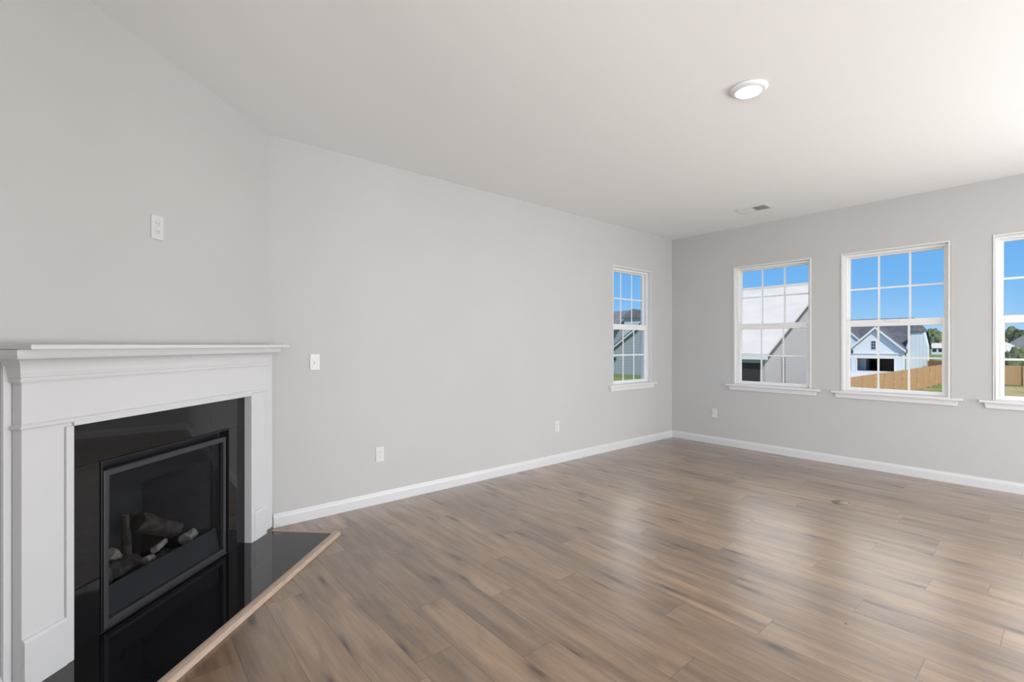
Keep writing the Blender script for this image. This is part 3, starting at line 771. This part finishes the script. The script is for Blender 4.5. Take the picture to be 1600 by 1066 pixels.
rb.add([(gx - 0.03, yf, ze - 0.14), (gx - 0.03, yr, zr - 0.14), (gx - 0.03, yr, zr - 0.28), (gx - 0.03, yf, ze - 0.28), (gx + 0.02, yf, ze - 0.14), (gx + 0.02, yr, zr - 0.14), (gx + 0.02, yr, zr - 0.28), (gx + 0.02, yf, ze - 0.28)],
       [(0, 1, 2, 3), (7, 6, 5, 4), (0, 4, 5, 1), (1, 5, 6, 2), (2, 6, 7, 3), (3, 7, 4, 0)])
rb.build('rake_board', X['shingle'], nh, NO)  # dark colour stands in for the roof's shadow line along the rake
MB().box(gx - 0.26, gx - 0.18, 29.0, 29.35, ZG, 0.60).build('wall_strip', X['shinglegrey'], nh, NO)  # narrow upright grey strip on the end wall
MB().box(-16.5, -10.95, yf + 0.33, yf + 0.42, ZG, 0.30).build('eave_shade_sheet', X['interior'], nh, NO)  # dark sheet standing in for shade on the front wall below the eave

# ---- white house with the open garage (outside the middle window)
gh = empty('garage_house', (-18, 86, ZG)); tag(gh, 'white gabled house with an open double garage, outside the middle of the three windows', 'house'); GH = gh.location.copy()
gy = 82.46
gl, gr, pk, zp, zee = -20.97, -15.1, -18.05, 3.72, 0.86
dl, dr_, dz = -20.27, -16.0, -0.62
b = MB()                                         # gable front with a garage opening, as separate strips of one wall
b.prism([(gl, ZG), (dl, ZG), (dl, dz), (dr_, dz), (dr_, ZG), (gr, ZG), (gr, zee), (pk, zp), (gl, zee)], gy, gy + 0.2, 1)
b.box(gl, gl + 0.2, gy + 0.2, gy + 7, ZG, zee); b.box(gr - 0.2, gr, gy + 0.2, gy + 7, ZG, zee)
b.build('wall', X['white'], gh, GH)
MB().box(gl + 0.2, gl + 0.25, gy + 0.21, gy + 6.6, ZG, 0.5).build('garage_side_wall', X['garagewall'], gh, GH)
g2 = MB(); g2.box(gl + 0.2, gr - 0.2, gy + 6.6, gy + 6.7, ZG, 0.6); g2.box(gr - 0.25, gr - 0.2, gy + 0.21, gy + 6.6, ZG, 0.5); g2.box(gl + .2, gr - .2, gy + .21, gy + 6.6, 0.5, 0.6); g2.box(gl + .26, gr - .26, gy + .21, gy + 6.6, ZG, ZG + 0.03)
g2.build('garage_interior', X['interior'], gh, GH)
gt = MB(); gt.box(dl - 0.15, dl, gy - 0.05, gy, ZG, dz + 0.15); gt.box(dr_, dr_ + 0.15, gy - 0.05, gy, ZG, dz + 0.15); gt.box(dl, dr_, gy - 0.05, gy, dz, dz + 0.15)
gt.build('garage_trim', X['whitetrim'], gh, GH)
MB().box(gl + 0.1, gr - 0.1, gy - 0.12, gy, 0.02, 0.20).build('band_board', X['whitetrim'], gh, GH)
slab(MB(), [(gl - 0.45, gy - 0.4, zee - 0.30), (pk, gy - 0.4, zp + 0.16), (pk, gy + 9, zp + 0.16), (gl - 0.45, gy + 9, zee - 0.30)], 0.12).build('gable_roof', X['shingle'], gh, GH)
slab(MB(), [(gr + 0.45, gy - 0.4, zee - 0.30), (gr + 0.45, gy + 9, zee - 0.30), (pk, gy + 9, zp + 0.16), (pk, gy - 0.4, zp + 0.16)], 0.12).build('gable_roof', X['shingle'], gh, GH)
for sx, xe in ((-1, gl - 0.45), (1, gr + 0.45)):
    q = MB().prism([(xe, zee - 0.30), (pk, zp + 0.18), (pk, zp - 0.14), (xe, zee - 0.62)], gy - 0.47, gy - 0.40, 1)
    q.build('rake_board', X['whitetrim'], gh, GH)
wv = MB().box(-18.62, -18.0, gy - 0.05, gy, 0.62, 1.92).build('window', X['whitetrim'], gh, GH)
pn = MB()
for i in range(2):
    for j in range(3): pn.box(-18.55 + i * 0.26, -18.33 + i * 0.26, gy - 0.07, gy - 0.05, 0.70 + j * 0.40, 1.04 + j * 0.40)
pn.build('window_pane', X['darkglass'], wv, GH)
MB().box(-20.95, -20.72, gy - 0.2, gy, 0.08, 0.55).build('wall_lantern', X['darkglass'], gh, GH)
# set-back link and main block
MB().prism([(-30, 85), (gl, 85), (gl, 89.4), (gr, 89.4), (gr, 85), (-14.9, 85), (-14.9, 98), (-30, 98)], ZG, 0.8, 2).build('main_wall', X['white'], gh, GH)
mr = MB()
mr.add([(-30.5, 84.6, 0.72), (-14.4, 84.6, 0.72), (-15.2, 90.6, 5.35), (-30.5, 90.6, 5.35), (-13.8, 91.5, 3.4)], [(0, 1, 2, 3), (1, 4, 2)])
mr.add([(-30.5, 98.5, 0.72), (-14.4, 98.5, 0.72), (-15.2, 90.6, 5.35), (-30.5, 90.6, 5.35), (-13.8, 91.5, 3.4)], [(3, 2, 1, 0), (2, 4, 1)])
mro = mr.build('main_roof', X['shingle'], gh, GH)
# side wing with clipped top
wp = [(-15.0, ZG), (-15.0, 0.95), (-14.40, 3.02), (-13.10, 3.05), (-12.75, 1.15), (-12.75, ZG)]
MB().prism(wp, 84.0, 85.3, 1).build('side_wing', X['whitev'], gh, GH)
MB().prism([(-14.5, 3.02), (-13.05, 3.06), (-13.05, 3.16), (-14.5, 3.14)], 83.8, 85.5, 1).build('side_wing_roof', X['shingle'], gh, GH)
# second gable at the left
MB().prism([(-27.5, ZG), (-27.5, 1.4), (-23.6, 5.25), (-19.6, 1.45), (-19.6, ZG)], 84.2, 86, 1).build('left_gable', X['white'], gh, GH)
MB().prism([(-27.9, 1.0), (-23.6, 5.35), (-19.2, 1.05), (-19.2, 0.75), (-23.6, 5.05), (-27.9, 0.7)], 84.0, 84.2, 1).build('left_rake_board', X['whitetrim'], gh, GH)
MB().prism([(-27.9, 1.05), (-23.6, 5.45), (-19.2, 1.10), (-19.2, 1.0), (-23.6, 5.35), (-27.9, 0.95)], 84.1, 90, 1).build('left_gable_roof', X['shingle'], gh, GH)

# ---- house seen through the side window (walls face -Y)
sh = empty('side_house', (-37, 51, ZG)); tag(sh, 'blue grey sided house with a grey roof outside the lone window of the long wall', 'house'); SH = sh.location.copy()
MB().box(-37.3, -30.5, 50.2, 58, ZG, 4.78).build('wall', X['greylight'], sh, SH)
hr = MB(); hr.add([(-37.7, 49.9, 4.72), (-30.1, 49.9, 4.72), (-30.1, 58.4, 4.72), (-37.7, 58.4, 4.72), (-36.9, 51.3, 5.98), (-32.6, 51.6, 5.15), (-32.6, 56.5, 5.15), (-36.9, 56.5, 5.98)],
       [(0, 1, 5, 4), (1, 2, 6, 5), (2, 3, 7, 6), (3, 0, 4, 7), (4, 5, 6, 7), (3, 2, 1, 0)])
hr.build('hip_roof', X['shingle'], sh, SH)
MB().box(-48, -37.3, 50.2, 58, ZG, 3.5).build('wall', X['bluesiding'], sh, SH)
slab(MB(), [(-48.4, 49.4, 3.3), (-38.0, 49.4, 3.3), (-36.75, 53.2, 5.98), (-48.4, 53.2, 5.98)], 0.15).build('roof_slope', X['shinglegrey'], sh, SH)
slab(MB(), [(-48.4, 58.6, 3.3), (-48.4, 53.2, 5.98), (-36.75, 53.2, 5.98), (-37.3, 58.6, 3.3)], 0.15).build('roof_slope', X['shinglegrey'], sh, SH)
MB().prism([(-39.2, ZG), (-39.2, 0.02), (-32.6, 4.44), (-26.0, 0.02), (-26.0, ZG)], 49.0, 50.2, 1).build('front_gable', X['bluesiding'], sh, SH)
MB().prism([(-39.9, -0.30), (-32.6, 4.59), (-25.3, -0.30), (-25.3, -0.52), (-32.6, 4.37), (-39.9, -0.52)], 48.6, 48.75, 1).build('gable_rake', X['whitetrim'], sh, SH)
MB().prism([(-39.9, -0.18), (-32.6, 4.71), (-25.3, -0.18), (-25.3, -0.30), (-32.6, 4.59), (-39.9, -0.30)], 48.55, 50.2, 1).build('gable_roof', X['shingle'], sh, SH)
MB().box(-38.55, -38.3, 48.95, 49.0, ZG, 0.3).build('corner_board', X['whitetrim'], sh, SH)
MB().box(-37.9, -37.6, 48.8, 49.0, -0.62, -0.30).build('wall_lantern', X['darkglass'], sh, SH)

# ---- far houses beyond the fences
def far_house(x, y, w, d, wh, rise, wm, rm, label, axis=0, hip=0.0):
    r = empty('distant_house', (x, y, ZG)); tag(r, label, 'house', 'distant houses beyond the fences'); O = r.location.copy()
    MB().box(x - w / 2, x + w / 2, y - d / 2, y + d / 2, ZG, ZG + wh).build('wall', X[wm], r, O)
    z0, z1 = ZG + wh, ZG + wh + rise; o_ = 0.4
    if axis == 0:
        P = [(x - w/2 - o_, y - d/2 - o_, z0), (x + w/2 + o_, y - d/2 - o_, z0), (x + w/2 + o_, y + d/2 + o_, z0), (x - w/2 - o_, y + d/2 + o_, z0), (x - w/2 - o_ + hip, y, z1), (x + w/2 + o_ - hip, y, z1)]
        F = [(0, 1, 5, 4), (2, 3, 4, 5), (1, 2, 5), (3, 0, 4), (3, 2, 1, 0)]
    else:
        P = [(x - w/2 - o_, y - d/2 - o_, z0), (x + w/2 + o_, y - d/2 - o_, z0), (x + w/2 + o_, y + d/2 + o_, z0), (x - w/2 - o_, y + d/2 + o_, z0), (x, y - d/2 - o_ + hip, z1), (x, y + d/2 + o_ - hip, z1)]
        F = [(0, 4, 5, 3), (1, 2, 5, 4), (0, 1, 4), (2, 3, 5), (3, 2, 1, 0)]
    q = MB(); q.add(P, F); q.build('roof', X[rm], r, O)
    for k in range(3):
        xx = x - w / 2 + w * (k + 0.5) / 3
        MB().box(xx - 0.6, xx + 0.6, y - d / 2 - 0.06, y - d / 2, ZG + 1.0, ZG + 2.3).build('window', X['darkglass'], r, O)
far_house(-41.5, 262, 7, 9, 2.7, 2.5, 'brown', 'shingle', 'low dark roofed house far off just right of the white garage house')
far_house(-33.4, 250, 5.4, 8, 2.5, 2.0, 'white', 'paleroof', 'small pale roofed house far across the field outside the middle window')
far_house(-10.4, 124, 9, 8, 2.5, 2.1, 'brown', 'paleroof', 'pale roofed house beyond the fence outside the rightmost window', 0, 3.0)
far_house(-3.2, 140, 12, 10, 3.0, 3.4, 'greysiding', 'shinglegrey', 'house with a tall grey roof beyond the fence outside the rightmost window', 0, 4.0)

# ---- trees
def crown_mesh(name, seed, m, sub=4, squash=1.0):
    bm = bmesh.new(); bmesh.ops.create_icosphere(bm, subdivisions=sub, radius=1)
    for v in bm.verts:
        p = v.co.copy()
        k = 1 + 0.30 * noise.noise(p * 1.7 + Vector((seed, 0, 0))) + 0.22 * noise.noise(p * 4.3 + Vector((0, seed, 0))) + 0.14 * noise.noise(p * 10 + Vector((0, 0, seed))) + 0.10 * noise.noise(p * 21 + Vector((seed, 0, seed)))
        v.co = p * k; v.co.z *= squash
    me = bpy.data.meshes.new(name); bm.to_mesh(me); bm.free(); me.materials.append(m)
    return me
crowns = {k: [crown_mesh('crown', i * 7.3 + j * 3.1, X[k], 5, 1.0) for i in range(2)] for j, k in enumerate(('leaf', 'leafpale', 'leafdark'))}
for ms in crowns.values():
    for me_ in ms: me_.polygons.foreach_set('use_smooth', [True] * len(me_.polygons))
trunk_me = {}
def tree(x, y, h, r, kind, label, i):
    t = empty('leafy_tree', (x, y, ZG)); tag(t, label, 'tree', 'trees on the skyline')
    c = bpy.data.objects.new('crown', crowns[kind][i % 2]); COL.objects.link(c); c.parent = t
    c.location = (0, 0, h * 0.58); c.scale = (r, r, h * 0.42); c.rotation_euler = (0, 0, i * 1.3)
    tr = MB().cyl((0, 0, 0), (0, 0, h * 0.5), 0.32, 0.18, n=10).build('trunk', X['bark'], t)
KINDNAME = {'leaf': 'mid green', 'leafpale': 'pale spring green', 'leafdark': 'dark green'}
spots = [(-46.5, 276, 9.8, 3.0, 'leafdark'), (-37.2, 272, 8.8, 2.9, 'leafpale'), (-40.8, 283, 10.8, 3.0, 'leaf'), (-33.4, 286, 10.2, 3.1, 'leafpale'),
         (-20.6, 269, 10.0, 3.0, 'leafpale'), (-13.4, 272, 9.6, 3.0, 'leafdark'), (-17.0, 284, 11.0, 3.1, 'leaf'), (-9.4, 286, 11.0, 3.1, 'leafdark')]
where = ['on the skyline, nearest the white garage house', 'on the skyline above the small pale far house', 'tallest on the skyline outside the middle window', 'at the right end of the skyline outside the middle window',
         'on the skyline at the left edge of the rightmost window view', 'on the skyline behind the tall grey roof', 'on the skyline above the pale roof outside the rightmost window', 'furthest right on the skyline outside the rightmost window']
for i, (s_, w_) in enumerate(zip(spots, where)): tree(*s_, '%s tree %s' % (KINDNAME[s_[4]], w_), i)
for i, (x, y, r, h, lab) in enumerate(((-3.55, 66.8, 1.1, 3.2, 'round green bush behind the fence outside the rightmost window'), (-12.05, 83.0, 0.4, 1.9, 'green shrub at the right corner of the white garage house'))):
    t = empty('leafy_bush', (x, y, ZG)); tag(t, lab, 'bush', 'bushes beyond the fences')
    c = bpy.data.objects.new('foliage', crowns['leaf'][i % 2]); COL.objects.link(c); c.parent = t; c.location = (0, 0, h * 0.5); c.scale = (r, r, h * 0.55)
    MB().cyl((0, 0, 0), (0, 0, h * 0.4), 0.06, 0.04, n=8).build('stem', X['bark'], t)
